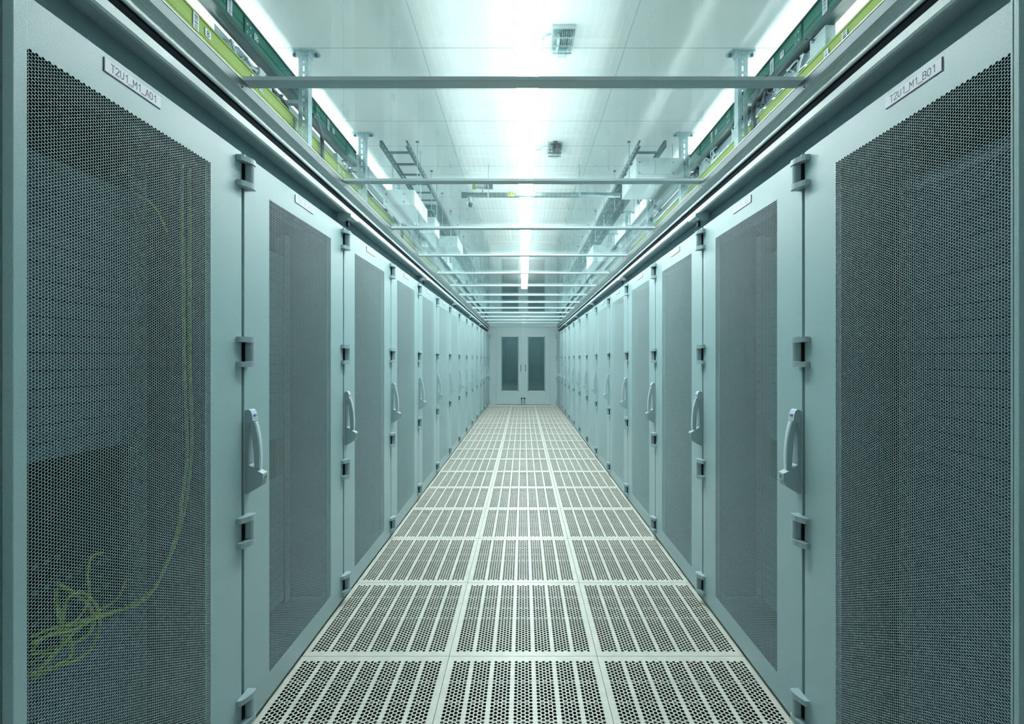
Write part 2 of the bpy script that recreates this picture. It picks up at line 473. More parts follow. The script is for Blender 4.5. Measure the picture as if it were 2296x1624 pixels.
def handle_mbs():
    base = MB()
    # side profile (protrusion, z) of the escutcheon, z from 0 (top) downwards
    prof = [(0, 0), (.010, .003), (.017, -.001), (.021, -.012), (.024, -.034), (.012, -.040), (.010, -.060), (.010, -.175),
            (.026, -.186), (.036, -.193), (.056, -.203), (.056, -.226), (.050, -.241), (.022, -.259), (0, -.268)]
    base.prism([(p, z) for p, z in prof], 'y', -.013, .015, 'plastic',
               mats=[None, 'plastic_and_lit_face', 'plastic_and_lit_face', 'plastic_and_lit_face'] + [None] * 5 + ['plastic_and_lit_face', None] + [None] * 5)
    grip = MB()
    out = []; inn = []
    N = 12
    for k in range(N + 1):
        t = k / N; z = -.036 - t * .152
        xo = .0245 + .0185 * math.sin(math.pi * min(1, (t * .95 + .02) ** .8) * .62)
        out.append((xo, z)); inn.append((xo - .015 - .004 * math.sin(math.pi * t), z))
    poly = out + inn[::-1]
    grip.prism(poly, 'y', -.010, .012, 'plastic')
    grip.prism([(x + .0015, z) for x, z in out] + [(x - .004, z) for x, z in out[::-1]], 'y', -.0055, .0075, 'plastic_and_lit_face')
    lock = MB()
    lock.tube([(.055, .001, -.2145), (.0585, .001, -.2145)], .0062, 'lock', 14)
    lock.box(.055, .0578, -.003, .005, -.232, -.214, 'lock', .001)
    lock.box(.0584, .0589, -.0005, .0025, -.219, -.210, 'dark')
    st = MB()
    def on(z):    # front slope of the head
        t = (-z - .012) / .022; return .021 + t * .003
    st.face([(on(-.013) + .0006, -.008, -.0135), (on(-.013) + .0006, .010, -.0135), (on(-.023) + .0006, .010, -.0215), (on(-.023) + .0006, -.008, -.0215)], 'blue')
    st.face([(on(-.013) + .0009, .001, -.0135), (on(-.013) + .0009, .010, -.0135), (on(-.017) + .0009, .010, -.017), (on(-.017) + .0009, .001, -.017)], 'red')
    st.face([(on(-.024) + .0006, -.008, -.0255), (on(-.024) + .0006, .010, -.0255), (on(-.03) + .0006, .010, -.0285), (on(-.03) + .0006, -.008, -.0285)], 'ink_grey')
    return base, grip, lock, st
FR, RL, HG = frame_mb(), rails_mb(), hinge_mb()
HB, HGp, HL, HS = handle_mbs()
BL1 = blank_mb([(HC - .235, 17), (0.10, 10)])
BL2 = blank_mb([(0.10, 39)])
BL3 = blank_mb([(0.10, 14), (0.85, 20)])
shared = {}
for side, tf in (('A', lambda m_: m_), ('B', lambda m_: m_.mirrored())):
    shared[side] = dict(frame=tf(FR).mesh('cabinet'), rails=tf(RL).mesh('mounting_rails'), hinge=tf(HG).mesh('hinge'),
                        base=tf(HB).mesh('handle'), grip=tf(HGp).mesh('handle_grip'), lock=tf(HL).mesh('lock_cylinder'), stick=tf(HS).mesh('handle_sticker'),
                        bl=[tf(BL1).mesh('blanking_panels'), tf(BL2).mesh('blanking_panels'), tf(BL3).mesh('blanking_panels')])
HINGE_Z = [HC + .5885, HC + .022, HC - .5445, HC - 1.111]
side_name = {'A': 'left', 'B': 'right'}
GLYPH = {   # strokes of a plain technical lettering on a 4 x 6 grid
 'T': [[(0, 6), (4, 6)], [(2, 6), (2, 0)]], '_': [[(-.4, -.6), (4.4, -.6)]], '1': [[(.8, 4.7), (2.4, 6), (2.4, 0)]],
 '2': [[(0, 4.8), (.5, 5.7), (1.6, 6), (2.8, 5.9), (3.6, 5.1), (3.6, 4.2), (3.0, 3.2), (0, 0), (4, 0)]],
 'U': [[(0, 6), (0, 1.5), (.6, .4), (1.8, 0), (3.0, .4), (3.6, 1.5), (3.6, 6)]],
 'M': [[(0, 0), (0, 6), (2.2, 2.2), (4.4, 6), (4.4, 0)]], 'A': [[(0, 0), (2.1, 6), (4.2, 0)], [(.75, 1.9), (3.45, 1.9)]],
 'B': [[(0, 0), (0, 6), (2.5, 6), (3.5, 5.5), (3.6, 4.4), (3.0, 3.4), (2.2, 3.2), (0, 3.2)], [(2.2, 3.2), (3.5, 2.7), (3.9, 1.6), (3.4, .5), (2.5, 0), (0, 0)]],
 '0': [[(0, 1.6), (0, 4.4), (.6, 5.6), (1.8, 6), (3.0, 5.6), (3.6, 4.4), (3.6, 1.6), (3.0, .4), (1.8, 0), (.6, .4), (0, 1.6)]],
 '3': [[(.1, 5.2), (1.0, 6), (2.6, 6), (3.5, 5), (3.2, 3.7), (2.0, 3.2), (3.3, 2.7), (3.8, 1.5), (3.0, .2), (1.0, 0), (0, .9)]],
 '4': [[(3.6, 1.5), (0, 1.5), (2.2, 6)], [(2.8, 3.4), (2.8, 0)]],
 '5': [[(3.5, 6), (.4, 6), (.2, 3.3), (1.6, 3.8), (3.0, 3.4), (3.7, 2), (3.0, .4), (1.6, 0), (0, .7)]],
 '6': [[(2.6, 6), (.4, 2.7), (.1, 1.3), (1.0, 0), (2.7, 0), (3.6, 1.2), (3.3, 2.8), (2.2, 3.5), (1.0, 3.3)]],
 '7': [[(0, 6), (3.8, 6), (1.4, 0)]],
 '8': [[(1.8, 3.3), (.4, 4.0), (.3, 5.2), (1.2, 6), (2.5, 6), (3.4, 5.2), (3.2, 4.0), (1.8, 3.3), (.2, 2.4), (0, 1.2), (.9, 0), (2.8, 0), (3.7, 1.2), (3.4, 2.4), (1.8, 3.3)]],
 '9': [[(1.1, 0), (3.2, 3.2), (3.6, 4.6), (2.7, 6), (1.0, 6), (.1, 4.8), (.4, 3.2), (1.5, 2.6), (2.7, 2.8)]]}
def stroke_text(b, body, h, origin, right, up, mt, wt=.62, sx=1.0):
    """flat lettering of cap height h, centred on the origin horizontally, standing on it"""
    u = h / 6.0; adv = {'M': 6.0, '_': 5.2, '1': 4.4, 'T': 5.2}
    total = sum(adv.get(c, 5.4) for c in body) - 1.2
    r, up = Vector(right), Vector(up); o = Vector(origin); n = r.cross(up); x = -total / 2
    for c in body:
        for st in GLYPH[c]:
            P = [Vector(((x + p[0]) * u * sx, p[1] * u)) for p in st]
            for a, e in zip(P[:-1], P[1:]):
                d = (e - a).normalized() * (wt * u / 2); q = Vector((-d.y, d.x))
                b.face([o + r * v.x + up * v.y for v in (a - d - q, e + d - q, e + d + q, a - d + q)], mt)
        x += adv.get(c, 5.4)
def plate_mb(side, k):
    sg = 1 if side == 'A' else -1
    b = MB(); wd = .0735; z0 = HC + .613; z1 = HC + .641
    b.box(0, sg * .0016, -wd - .0018, wd, z0 - .0018, z1, 'ink')  # black edge below and at one side paints the plate's shadow gap
    b.box(sg * .0016, sg * .0022, -wd, wd, z0, z1, 'white')
    if side == 'B':
        pass
    code = 'T2U1_M1_%s%02d' % (side, k + 1)
    ink = 'ink' if k == 0 else 'ink_grey'
    stroke_text(b, code, .0158, (sg * .00235, 0, z0 + .0066), (0, 1, 0) if side == 'A' else (0, -1, 0), (0, 0, 1), ink, .66, .82)
    return b
for side in 'AB':
    S = shared[side]; sg = 1 if side == 'A' else -1
    X = -RW * sg
    for k in range(NR):
        yc = D0 - .4 + k * PITCH
        where = ('nearest the camera' if k == 0 else 'last before the end wall' if k == NR - 1 else ORD[k] + ' from the camera')
        lab = 'grey-teal rack with perforated door in the %s row, %s' % (side_name[side], where)
        if k < 3: lab = 'grey-teal perforated-door server rack with plate %s, %s in the %s row' % ('T2U1_M1_%s%02d' % (side, k + 1), ORD[k], side_name[side])
        r = thing('server_rack', lab, 'server rack', (X, yc, 0), 'server racks in the %s row' % side_name[side])
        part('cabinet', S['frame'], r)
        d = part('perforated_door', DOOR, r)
        if side == 'B': d.rotation_euler = (0, 0, math.pi)
        if k < 5:
            part('mounting_rails', S['rails'], r)
            part('blanking_panels', S['bl'][0 if (k == 0 and side == 'A') else 1 if k in (0, 2) else 2], r)
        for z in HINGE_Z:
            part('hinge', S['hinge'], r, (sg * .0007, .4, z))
        h = part('handle', S['base'], r, (sg * .0003, -.4 + .0245, HC - .165))
        part('handle_grip', S['grip'], h)
        lk = part('lock_cylinder', S['lock'], h); lk['label'] = 'brass coloured lock'
        s_ = part('handle_sticker', S['stick'], h); s_['label'] = 'small blue and pink sticker'
        pl = part('name_plate', plate_mb(side, k), r); pl['label'] = 'white name plate with black code'

# cables inside the first racks
def PW(px, py, X):
    d = F * abs(X) / abs(1173 - px)
    return (X, d, HC + (805 - py) * d / F)
def smooth_path(pts, n=8):
    P = [Vector(p) for p in pts]; out = []
    P = [P[0]] + P + [P[-1]]
    for i in range(1, len(P) - 2):
        for k in range(n):
            t = k / n
            a, b_, c, d = P[i - 1], P[i], P[i + 1], P[i + 2]
            out.append(0.5 * ((2 * b_) + (c - a) * t + (2 * a - 5 * b_ + 4 * c - d) * t * t + (3 * b_ - a - 3 * c + d) * t ** 3))
    out.append(P[-2]); return out
random.seed(4)
cabs = [
 ([(300, 432, -1.07), (345, 462, -1.05), (375, 520, -1.03)], .003, 'short yellow cable arching at the top inside the nearest left rack'),
 ([(408, 330, -1.02), (410, 600, -1.02), (414, 850, -1.02), (420, 1010, -1.02), (408, 1120, -1.02), (395, 1200, -1.02), (352, 1310, -1.03), (290, 1360, -1.04), (205, 1385, -1.05), (120, 1420, -1.06), (68, 1445, -1.07)], .0045, 'yellow cable running down inside the nearest left rack and along its base loops'),
 ([(424, 340, -1.02), (425, 600, -1.02), (427, 850, -1.02), (430, 1000, -1.02), (416, 1130, -1.02), (388, 1230, -1.02), (335, 1335, -1.03), (260, 1372, -1.04), (185, 1402, -1.05), (90, 1500, -1.06), (66, 1512, -1.07)], .0045, 'second yellow cable beside the first inside the nearest left rack'),
 ([(130, 1310, -1.07), (165, 1330, -1.06), (200, 1360, -1.05), (210, 1395, -1.05), (190, 1430, -1.06), (130, 1450, -1.07), (68, 1470, -1.07)], .004, 'looped yellow patch cable low inside the nearest left rack'),
 ([(125, 1320, -1.08), (130, 1380, -1.07), (145, 1420, -1.06), (158, 1440, -1.06), (155, 1475, -1.06), (110, 1500, -1.07), (66, 1515, -1.08)], .004, 'yellow patch cable hanging in a narrow loop in the nearest left rack'),
 ([(140, 1400, -1.07), (150, 1345, -1.06), (185, 1330, -1.05), (218, 1362, -1.05), (222, 1412, -1.05), (192, 1468, -1.06), (120, 1500, -1.07), (67, 1525, -1.08)], .0032, 'thin yellow patch cable in the widest low loop in the nearest left rack'),
 ([(230, 1240, -1.08), (205, 1250, -1.07), (196, 1290, -1.06), (200, 1340, -1.05), (170, 1392, -1.05), (110, 1412, -1.06), (67, 1430, -1.07)], .003, 'thin yellow patch cable starting highest behind the mesh in the nearest left rack'),
 ([(135, 1365, -1.07), (142, 1420, -1.06), (128, 1460, -1.06), (98, 1470, -1.07), (67, 1490, -1.08)], .0032, 'short steep yellow patch cable near the post in the nearest left rack'),
 ([(282, 1300, -1.08), (265, 1340, -1.07), (225, 1368, -1.06), (170, 1410, -1.05), (100, 1430, -1.06), (68, 1462, -1.07)], .0035, 'thin yellow patch cable rising to the right in the nearest left rack'),
]
for pts, r_, lab in cabs:
    b = MB(); b.tube(smooth_path([PW(*p) for p in pts]), r_, 'yellow_cable', 8)
    tag(part('patch_cable', b, smooth=True), lab, 'cable', 'yellow cables inside the nearest left rack')
# patch unit where the cables end
for z, ww in ((HC - .47, .30), (HC - .53, .42), (HC - .60, .42)):
    b = MB(); b.box(-1.138, -1.105, .80, .80 + ww, z - .018, z + .018, 'equip', .002)
    for k in range(int(ww / .025)):
        b.box(-1.1052, -1.103, .81 + k * .025, .822 + k * .025, z - .005, z + .005, 'rail')
    tag(part('network_switch', b), 'dark network switch with grey ports in the nearest left rack, %s of three' % {0: 'top', 1: 'middle', 2: 'bottom'}[[HC - .47, HC - .53, HC - .60].index(z)], 'network switch', 'network switches in the nearest left rack')

# ------------------------------------------------------------------ header trims and roof rails above the racks
def trim(sg, name):
    root = sempty(name)
    y0, y1 = 0.628, YEND
    def P(x, z): return (-sg * x, HC + z)
    b = MB()
    for k in range(NR):
        a = y0 + k * PITCH
        b.box(-sg * .966, -sg * .970, a + .001, a + PITCH - .001, HC + .645, HC + .757, 'header_paint')
    part('header_panel', b, root)
    b = MB()
    poly = [P(.966, .7570), P(.912, .7475), P(.904, .7490), P(.90, .7545), P(.90, .777), P(.955, .777)]
    if sg > 0: poly = poly[::-1]
    b.prism(poly, 'y', y0, y1, 'profile_paint'); part('lower_profile', b, root)
    b = MB(); b.box(-sg * .914, -sg * .955, y0, y1, HC + .777, HC + .8195, 'black'); part('gasket', b, root)
    b = MB()
    poly = [P(.955, .8195), P(.908, .8135), P(.9055, .8175), P(.905, .829), P(.9025, .836), P(.895, .841), P(.882, .8455), P(.955, .8455)]
    if sg > 0: poly = poly[::-1]
    b.prism(poly, 'y', y0, y1, 'profile_paint'); part('upper_profile', b, root)
    b = MB()
    poly = [P(.955, .8465), P(.8825, .8465), P(.878, .872), P(.955, .872)]
    if sg > 0: poly = poly[::-1]
    b.prism(poly, 'y', y0, y1, 'alu')
    b.box(-sg * .8765, -sg * .90, y0, y1, HC + .872, HC + .8745, 'alu_light')
    for k in range(13):
        yy = 1.44 + k * PITCH
        b.tube([(-sg * .8832, yy - .03, HC + .853), (-sg * .8800, yy - .03, HC + .8535)], .003, 'dark', 8)
    part('roof_rail', b, root)
    return root
trim(1, 'trim_1'); trim(-1, 'trim_2')
# latch blocks under the header profile
for sg, sn in ((1, 'left'), (-1, 'right')):
    for k, yy in enumerate((2.31, 4.10, 5.95, 7.75, 9.55)):
        r = thing('latch_block', 'small grey latch block under the %s header profile, %s from the camera' % (sn, ORD[k]), 'latch', (-sg * .90, yy, HC + .747), 'latch blocks under the header profiles')
        b = MB()
        b.prism([(-sg * .045, -.034), (-sg * .0, -.034), (sg * .022, -.020), (sg * .022, -.008), (0, .0), (-sg * .045, .0)][::(1 if sg < 0 else -1)], 'y', -.022, .022, 'plastic')
        part('housing', b, r)
        b = MB(); b.box(-sg * .012, sg * .020, .022, .085, -.020, -.004, 'plastic_and_lit_face', .002); part('arm', b, r)
        b = MB(); b.box(-sg * .016, -sg * .002, .010, .030, -.062, -.034, 'dark', .002); part('plug', b, r)

# roof bars and glass
for k in range(13):
    y1 = 1.458 + k * PITCH
    b = MB()
    b.box(-.884, .884, y1 - .043, y1, HC + .877, HC + .8835, 'alu_light', .0012)
    b.box(-.884, .884, y1 - .0440, y1 - .0431, HC + .8772, HC + .8890, 'plastic_and_lit_face')  # light strip painting the bar's near face as lit
    b.box(-.884, .884, y1 - .0425, y1 - .002, HC + .8840, HC + .8872, 'alu')
    b.box(-.884, .884, y1 - .0420, y1 - .002, HC + .8874, HC + .8895, 'alu_light')
    tag(part('roof_bar', b), 'aluminium cross bar of the glass aisle roof, %s' % ('nearest the camera' if k == 0 else 'last before the end wall' if k == 12 else ORD[k] + ' from the camera'), 'roof bar', 'cross bars of the glass roof')
ys = [0.628] + [1.458 - .0215 + k * PITCH for k in range(13)] + [YEND]
for k in range(14):
    b = MB(); b.box(-.93, .93, ys[k] + .001, ys[k + 1] - .001, HC + .8905, HC + .8965, 'glass')
    tag(part('glass_roof_panel', b), 'clear glass roof pane over the aisle, %s' % ('nearest the camera' if k == 0 else 'last before the end wall' if k == 13 else ORD[k] + ' from the camera'), 'glass pane', 'glass roof panes over the aisle')

# portal posts beside the camera
for sg, nm in ((1, 'trim_3'), (-1, 'trim_4')):
    b = MB()
    if sg > 0:
        b.box(-.879, -.860, .758, .780, 0, HC + .872, 'paint', .0008)
        b.box(-.889, -.8825, .752, .768, 0, HC + .872, 'paint')
        b.box(-.8826, -.8788, .765, .772, 0, HC + .84, 'black')
    else:
        b.box(.860, .8745, .7895, .7938, 0, HC + .872, 'paint', .0006)
        b.box(.8604, .8755, .780, .7886, 0, HC + .872, 'paint', .0006)
        b.box(.8755, .8790, .7795, .790, 0, HC + .84, 'black')
        b.box(.879, .889, .770, .790, 0, HC + .872, 'paint')
    struct(part(nm, b))

# ------------------------------------------------------------------ end wall with the double door
Z1 = HC + .90
b = MB()
DXL, DXR = -.705, .705
DT = 2.06
b.box(-1.0, DXL, YEND, YEND + .05, 0, Z1, 'endwall'); b.box(DXR, 1.0, YEND, YEND + .05, 0, Z1, 'endwall')
b.box(DXL, DXR, YEND, YEND + .05, DT + .012, Z1, 'endwall')
struct(part('wall_end', b))
b = MB(); b.box(-.93, .93, YEND - .012, YEND, HC + .845, HC + .875, 'endwall'); struct(part('trim_5', b))
for sg, nm in ((-1, 'door_1'), (1, 'door_2')):
    root = sempty(nm)
    a0, a1 = (DXL + .003, -.003) if sg < 0 else (.003, DXR - .003)
    if sg < 0: w0, w1 = -.575, -.118
    else: w0, w1 = .118, .575
    wz0, wz1 = .347, HC + .60
    b = MB(); Yd = YEND + .004
    b.box(a0, w0, Yd, Yd + .04, .012, DT, 'endwall'); b.box(w1, a1, Yd, Yd + .04, .012, DT, 'endwall')
    b.box(w0, w1, Yd, Yd + .04, .012, wz0, 'endwall'); b.box(w0, w1, Yd, Yd + .04, wz1, DT, 'endwall')
    part('door_leaf', b, root)
    b = MB()
    for (x0, x1, z0, z1, mm) in ((w0, w0 + .024, wz0, wz1, 'header_paint'), (w1 - .024, w1, wz0, wz1, 'header_paint'),
                             (w0, w1, wz0, wz0 + .022, 'plastic_and_lit_face'), (w0, w1, wz1 - .018, wz1, 'plastic_and_lit_face')):
        q = .002 if mm == 'header_paint' else 0
        b.box(x0, x1, Yd - .006 - q, Yd + .02 - q, z0, z1, mm)
    part('window_frame', b, root)
    b = MB(); b.box(w0 + .012, w1 - .012, Yd + .012, Yd + .018, wz0 + .02, wz1 - .016, 'glass_door'); part('window_pane', b, root)
    b = MB(); hx = sg * .062
    z0, z1 = HC - .325, HC - .155
    b.tube(smooth_path([(hx, Yd, z0), (hx, Yd - .03, z0 + .008), (hx, Yd - .034, (z0 + z1) / 2), (hx, Yd - .03, z1 - .008), (hx, Yd, z1)], 5), .0075, 'galv_dark', 8)
    part('door_handle', b, root)
    b = MB(); bx = sg * .037
    b.box(bx - .019, bx + .019, Yd - .022, Yd, .15, .185, 'black', .003)
    b.box(bx - .017, bx + .017, Yd - .014, Yd, .012, .15, 'galv')
    for q in range(4): b.box(bx - .015, bx + .015, Yd - .018, Yd - .013, .03 + q * .03, .045 + q * .03, 'dark')
    part('foot_bolt', b, root)
b = MB(); b.box(-.010, .010, YEND - .004, YEND + .003, HC + .59, HC + .83, 'white'); struct(part('trim_6', b))

# ------------------------------------------------------------------ lamps
def lamp(x, y0, y1, z, mname, label, group, wd=.05):   # housing above a bowed diffuser
    r = thing('ceiling_light', label, 'ceiling light', (x, y0, z), group)
    b = MB(); b.box(-wd - .006, wd + .006, 0.002, y1 - y0 - .002, .012 if mname == 'lamp' else .060, .075, 'housing', .004)
    if mname == 'lamp': b.box(-wd + .01, wd - .01, 0.01, y1 - y0 - .01, .075, .08, 'fill_up')  # glowing top added to brighten the ceiling
    if ZC - z < .6:
      for yy in (.3, y1 - y0 - .3): b.box(-.005, .005, yy, yy + .01, .07, ZC - z, 'housing')
    part('housing', b, r)
    b = MB(); n = 10
    poly = [(wd, .052)] + [(wd * math.cos(math.pi * k / n), .010 - .010 * math.sin(math.pi * k / n)) for k in range(n + 1)] + [(-wd, .052)]
    if mname != 'lamp': poly = [(wd * math.cos(2 * math.pi * k / 16), .05 + wd * math.sin(2 * math.pi * k / 16)) for k in range(16)]
    b.prism(poly, 'y', 0.001, y1 - y0 - .001, mname); part('diffuser', b, r)
    return r
LX = .026
n = 6; ya, yb = 1.75, 10.4
for k in range(n):
    y0 = ya + (yb - ya) * k / n
    lamp(LX, y0, ya + (yb - ya) * (k + 1) / n, ZC - .28, 'lamp', 'glowing white strip light above the aisle, %s of the row' % ('nearest end' if k == 0 else ORD[k] + ' section'), 'centre line of strip lights', .066)
for sg, sn in ((-1, 'left'), (1, 'right')):  # unseen strips added beyond the trays to light the ceiling
    for k in range(5):
        y0 = 1.0 + k * 1.8
        lamp(sg * 2.35, y0, y0 + 1.5, ZC - 1.12, 'fill_side', 'added unseen fill light behind the %s cable trays, %s from the near end' % (sn, ORD[k]), 'added fill lights behind the %s trays' % sn, .05)
for k, x in enumerate((-1.2, 1.2)):  # unseen fill lamps added behind the camera
    lamp(x, -3.2, -1.7, ZC - .2, 'fill_entry', 'added unseen fill light in the entrance area, %s side' % ('left' if k == 0 else 'right'), 'added entrance fill lights', .15)

# ------------------------------------------------------------------ strut posts
def post_mbs():
    Lc = ZC - (HC + .90)
    foot = MB()
    out = []
    for k in range(16):
        a = 2 * math.pi * k / 16
        cx = .062 if math.cos(a) > 0 else -.062
        out.append((cx + .030 * math.cos(a), .034 * math.sin(a)))
    foot.prism(out[::-1], 'z', -.010, 0, 'galv')
    for s in (-1, 1): foot.tube([(s * .068, 0, -.010), (s * .068, 0, -.022)], .010, 'galv_dark', 8)
    foot.box(-.036, .036, -.028, .028, -.03, -.010, 'galv')
    st = MB(); W = .030; t = .003
    z = -.03
    # slotted web facing the entrance, side flanges behind
    for x0, x1 in ((-W, -.007), (.007, W)): st.box(x0, x1, -.025, -.022, -Lc, z, 'galv')
    zz = z
    while zz > -Lc + .06:
        st.box(-.007, .007, -.025, -.022, zz - .016, zz, 'galv'); zz -= .05
    st.box(-W, -W + t, -.022, .025, -Lc, z, 'galv'); st.box(W - t, W, -.022, .025, -Lc, z, 'galv')
    return foot, st
PF, PS = post_mbs(); pf, ps = PF.mesh('foot_plate'), PS.mesh('channel')
for sg, sn in ((-1, 'left'), (1, 'right')):
    arm = MB()
    for z in (-.30, -.515):
        arm.box(sg * .025, sg * .30, -.014, .014, z - .022, z, 'galv')
    am = arm.mesh('bracket_arm')
    for k in range(9):
        r = thing('ceiling_strut', 'slotted galvanised strut hanging from the ceiling above the %s racks, %s from the camera' % (sn, ORD[k]), 'support post', (sg * 1.352, 2.79 + k * 1.003, ZC), 'ceiling struts above the %s racks' % sn)
        part('foot_plate', pf, r); part('channel', ps, r); part('bracket_arm', am, r)

# ------------------------------------------------------------------ trunkings
def label_mb(sg, w_, h_, txt=None, bars=0):
    """flat sticker facing the aisle, origin at its centre"""
    b = MB(); q = -sg * .0012
    b.box(0, q, -w_ / 2, w_ / 2, -h_ / 2, h_ / 2, 'white')
    e = -sg * .0016
    def rect(y0, y1, z0, z1):
        p = [(e, y0, z0), (e, y1, z0), (e, y1, z1), (e, y0, z1)]
        b.face(p if sg < 0 else p[::-1], 'ink')
    if txt: stroke_text(b, txt, h_ * .62, (e, 0, -h_ * .31), (0, -sg, 0), (0, 0, 1), 'ink', 1.0)
    rnd = random.Random(bars)
    if bars:
        z = -h_ * .44
        while z < h_ * .42:
            t = rnd.choice((.0022, .004, .006)); rect(-w_ * .30, w_ * .30, z, min(z + t, h_ * .44)); z += t + rnd.choice((.003, .005))
    return b
TX = 1.42
def trunk(sg):
    sn = 'left' if sg < 0 else 'right'
    g = thing('busbar_trunking', 'dark green busbar trunking hung above the %s racks' % sn, 'trunking', (sg * TX, 0, 0))
    zb, zt = (HC + 1.640, HC + 1.755) if sg < 0 else (HC + 1.60, HC + 1.72)
    b = MB(); yE = 3.82
    b.box(0, sg * .055, -1.0, yE, zb, zt, 'green')
    b.box(-sg * .006, sg * .06, -1.0, yE, zt - .006, zt + .004, 'green_dark')
    b.box(-sg * .006, sg * .06, -1.0, yE, zb - .010, zb + .016, 'green_dark')
    b.box(-sg * .002, 0, -1.0, yE, zb + .05, zb + .053, 'green_dark')
    for y in (1.2, 2.28, 2.33, 3.05, 3.10, 3.6): b.box(-sg * .0025, sg * .0, y, y + .004, zb, zt, 'green_dark')
    part('cover', b, g)
    for yy in (2.29, 3.07):
        b = MB(); b.box(-sg * .004, 0, yy, yy + .05, zb + .02, zt - .01, 'green')
        for dy, dz in ((.012, .035), (.038, .035), (.012, .075), (.038, .075)):
            b.tube([(-sg * .004, yy + dy, zb + dz), (-sg * .010, yy + dy, zb + dz)], .006, 'galv', 8)
        part('joint_cover', b, g)
    zm = (zb + zt) / 2 + .006
    for (yy, w_, h_, tx, br) in ([(2.17, .035, .075, None, 1), (2.386, .034, .034, '12', 0), (2.90, .03, .075, None, 2), (3.27, .03, .075, None, 3), (3.36, .034, .034, '9', 0)] if sg < 0 else
                                 [(2.11, .035, .085, None, 4), (2.46, .034, .034, '11', 0), (2.56, .035, .08, None, 5), (2.95, .03, .08, None, 6), (3.30, .034, .034, '10', 0), (3.38, .03, .075, None, 7)]):
        l = part('label_sticker', label_mb(sg, w_, h_, tx, br), g, (-sg * .003, yy, zm)); l['label'] = 'white sticker' + (' reading ' + tx if tx else ' with black bars')
    # yellow-green duct below
    y_ = thing('cable_duct', 'bright yellow-green cable duct hung above the %s racks' % sn, 'cable duct', (sg * TX, 0, 0))
    zt = HC + (1.505 if sg < 0 else 1.465); zb = zt - .11
    b = MB()
    b.box(0, sg * .003, -1.0, 11.2, zb, zt, 'yellow'); b.box(sg * .117, sg * .12, -1.0, 11.2, zb, zt, 'yellow')
    b.box(0, sg * .12, -1.0, 11.2, zb, zb + .003, 'yellow')
    b.box(-sg * .006, sg * .004, -1.0, 11.2, zt - .008, zt, 'yellow')
    b.box(-sg * .003, 0, -1.0, 11.2, zt - .075, zt - .070, 'yellow')
    part('channel', b, y_)
    for (yy, w_, h_, tx, br) in ([(1.945, .033, .07, None, 11), (2.02, .036, .036, '8', 0), (2.43, .036, .036, '10', 0), (2.36, .03, .06, None, 12), (2.80, .032, .06, None, 13), (3.45, .03, .06, None, 14), (3.55, .036, .036, '6', 0)] if sg < 0 else
                                 [(1.98, .033, .06, None, 15), (2.10, .03, .06, None, 16), (2.72, .03, .06, None, 17)]):
        l = part('label_sticker', label_mb(sg, w_, h_, tx, br), y_, (-sg * .004, yy, zt - (.045 if sg < 0 else .05))); l['label'] = 'white sticker' + (' reading ' + tx if tx else ' with black bars')
trunk(-1); trunk(1)
